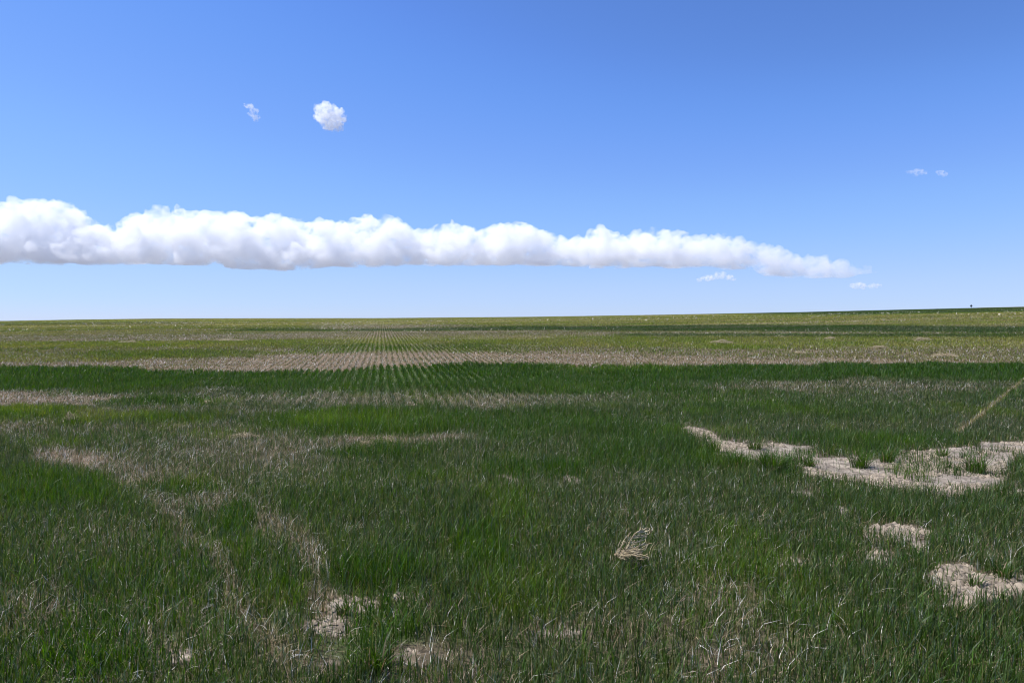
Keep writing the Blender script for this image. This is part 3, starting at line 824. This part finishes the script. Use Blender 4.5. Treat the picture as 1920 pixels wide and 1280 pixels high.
def tumbleweed(u, v, wpx, hpx, label, seed, n=70, group="dry tumbleweeds and straw heaps on the field", name="tumbleweed", cat="tumbleweed"):
    r_ = random.Random(seed); p0 = on_ground(u, v); dist = math.hypot(p0[0], p0[1]); k = dist / F
    w, h = wpx * k / 2, hpx * k
    th = max(.004, k * .6)
    S = Soup()
    for i in range(n):
        a = r_.uniform(0, 2 * math.pi); q = r_.random() ** .6
        x, y = w * q * math.cos(a), w * .6 * q * math.sin(a)
        zt = h * math.sqrt(max(0, 1 - q * q)) * r_.uniform(.3, 1)
        b = r_.uniform(0, 2 * math.pi); L = w * r_.uniform(.25, .6)
        pts = []
        for s in (-1, -.5, 0, .5, 1):
            pts.append((x + math.cos(b) * L * s, y + math.sin(b) * L * s * .6, max(.015, zt * (1 - .45 * s * s) + r_.gauss(0, h * .06))))
        tube_soup(S, pts, th * .5, th * .35, shade(r_), 3)
    o = link(name, S.mesh(name, MAT_DRY)); o.location = tuple(p0)
    tag(o, label, cat, group)
tumbleweed(133, 791, 22, 18, "pale spiky tumbleweed at the right end of the bright green patch on the left", 41, 60)
tumbleweed(389, 757, 24, 8, "low grey tumbleweed beside the right tip of the dark green lens", 42, 40)
tumbleweed(458, 819, 42, 10, "pale straw heap at the left edge of the bright green middle patch", 43, 80, name="straw_heap", cat="straw heap")
tumbleweed(690, 836, 34, 12, "matted pale straw heap in front of the bright green middle patch", 44, 80, name="straw_heap", cat="straw heap")
tumbleweed(727, 830, 30, 15, "straw heap with stems leaning right, just right of the matted heap", 45, 60, name="straw_heap", cat="straw heap")
tumbleweed(771, 762, 24, 10, "small bright straw heap among the drill rows in the middle", 46, 50, name="straw_heap", cat="straw heap")
tumbleweed(1356, 644, 42, 8, "wide flat tumbleweed heap on the lime green strip, right of centre", 47, 60)
tumbleweed(1730, 640, 30, 8, "tall rounded tumbleweed heap on the far right, topmost of its neighbours", 48, 50)
tumbleweed(1650, 653, 30, 6, "low white tumbleweed heap below left of the tall rounded far heap", 49, 40)
tumbleweed(1770, 669, 36, 8, "tumbleweed heap on brown grass at far right, nearest of its neighbours", 50, 50)
tumbleweed(1500, 664, 20, 7, "small tumbleweed just above the tan strip, right of centre", 51, 40)
tumbleweed(1558, 636, 22, 5, "thin pale tumbleweed on the lime strip between two larger heaps", 52, 36)
tumbleweed(243, 643, 34, 5, "pale tumbleweed line on the brown strip at far left", 53, 40)
tumbleweed(430, 640, 46, 5, "long pale tumbleweed line on the dark strip, right of another", 54, 50)

# ------------------------------------------------------------------ single tufts standing on the bare ground
def tuft(u, v, wpx, hpx, n, label, seed, viv=.85):
    g_ = np.random.default_rng(seed); p0 = on_ground(u, v); k = math.hypot(p0[0], p0[1]) / F
    w, h = wpx * k, hpx * k
    r = np.sqrt(g_.random(n)) * w * .30; a = g_.uniform(0, 2 * np.pi, n)
    x, y = r * np.cos(a), r * np.sin(a) * .8
    z = terrain(x + p0[0], y + p0[1]) - p0[2]
    az = np.where(g_.random(n) < .75, a + g_.normal(0, .5, n), g_.uniform(0, 2 * np.pi, n))
    col = green_tone(np.clip(viv + g_.normal(0, .2, n), 0, 1), np.clip(g_.normal(.04, .06, n), 0, 1)) * g_.lognormal(0, .25, n)[:, None]
    dry = g_.random(n) < .08; col[dry] = C_STRAW * .8
    S = Soup(); S.add(*blades(x, y, z, h * g_.uniform(.5, 1.25, n), np.maximum(g_.uniform(.004, .008, n), k * .9), np.abs(g_.normal(.55, .3, n)), az, col, g_.normal(0, .4, n), 3))
    o = link("grass_tuft", S.mesh("grass_tuft", MAT_GREEN)); o.location = tuple(p0)
    tag(o, label, "grass tuft", "grass tufts standing on bare soil")
tuft(1831, 886, 46, 34, 150, "dark grass tuft alone in the middle of the wide bare soil", 61)
tuft(1766, 856, 30, 20, 80, "small grass tuft at the far edge of the wide bare soil", 62)
tuft(1808, 858, 22, 12, 40, "tiny grass tuft just behind the lone dark tuft", 63)
tuft(1795, 884, 26, 10, 26, "sparse low grass sprig left of the lone dark tuft", 64, .5)
tuft(1446, 882, 62, 40, 220, "largest dark grass tuft at the left end of the wide bare soil", 65)
tuft(1385, 876, 52, 28, 160, "broad grass tuft just left of the largest dark tuft", 66)
tuft(1515, 874, 40, 22, 100, "grass tuft between the narrow and the wide bare soil", 67)
tuft(1338, 848, 34, 30, 100, "upright grass tuft at the bend of the narrow bare soil", 68)
tuft(1416, 842, 40, 24, 110, "yellowish grass tuft on the far edge of the narrow bare soil", 69, .6)
tuft(1612, 876, 50, 32, 150, "grass tuft jutting onto the wide bare soil from behind", 70)
tuft(1664, 866, 40, 28, 120, "grass tuft on the far edge, right of the jutting tuft", 71)
tuft(1880, 1082, 40, 30, 90, "grass tuft at the right edge on the lower bare soil", 72)
tuft(1826, 1098, 34, 22, 60, "small sprawling grass tuft on the lower bare soil", 73, .6)
tuft(700, 1260, 60, 60, 120, "tall bright grass tuft at the bottom beside a bare spot", 74)
tuft(645, 1150, 36, 30, 70, "grass tuft behind the bare spot near the bottom edge", 75)
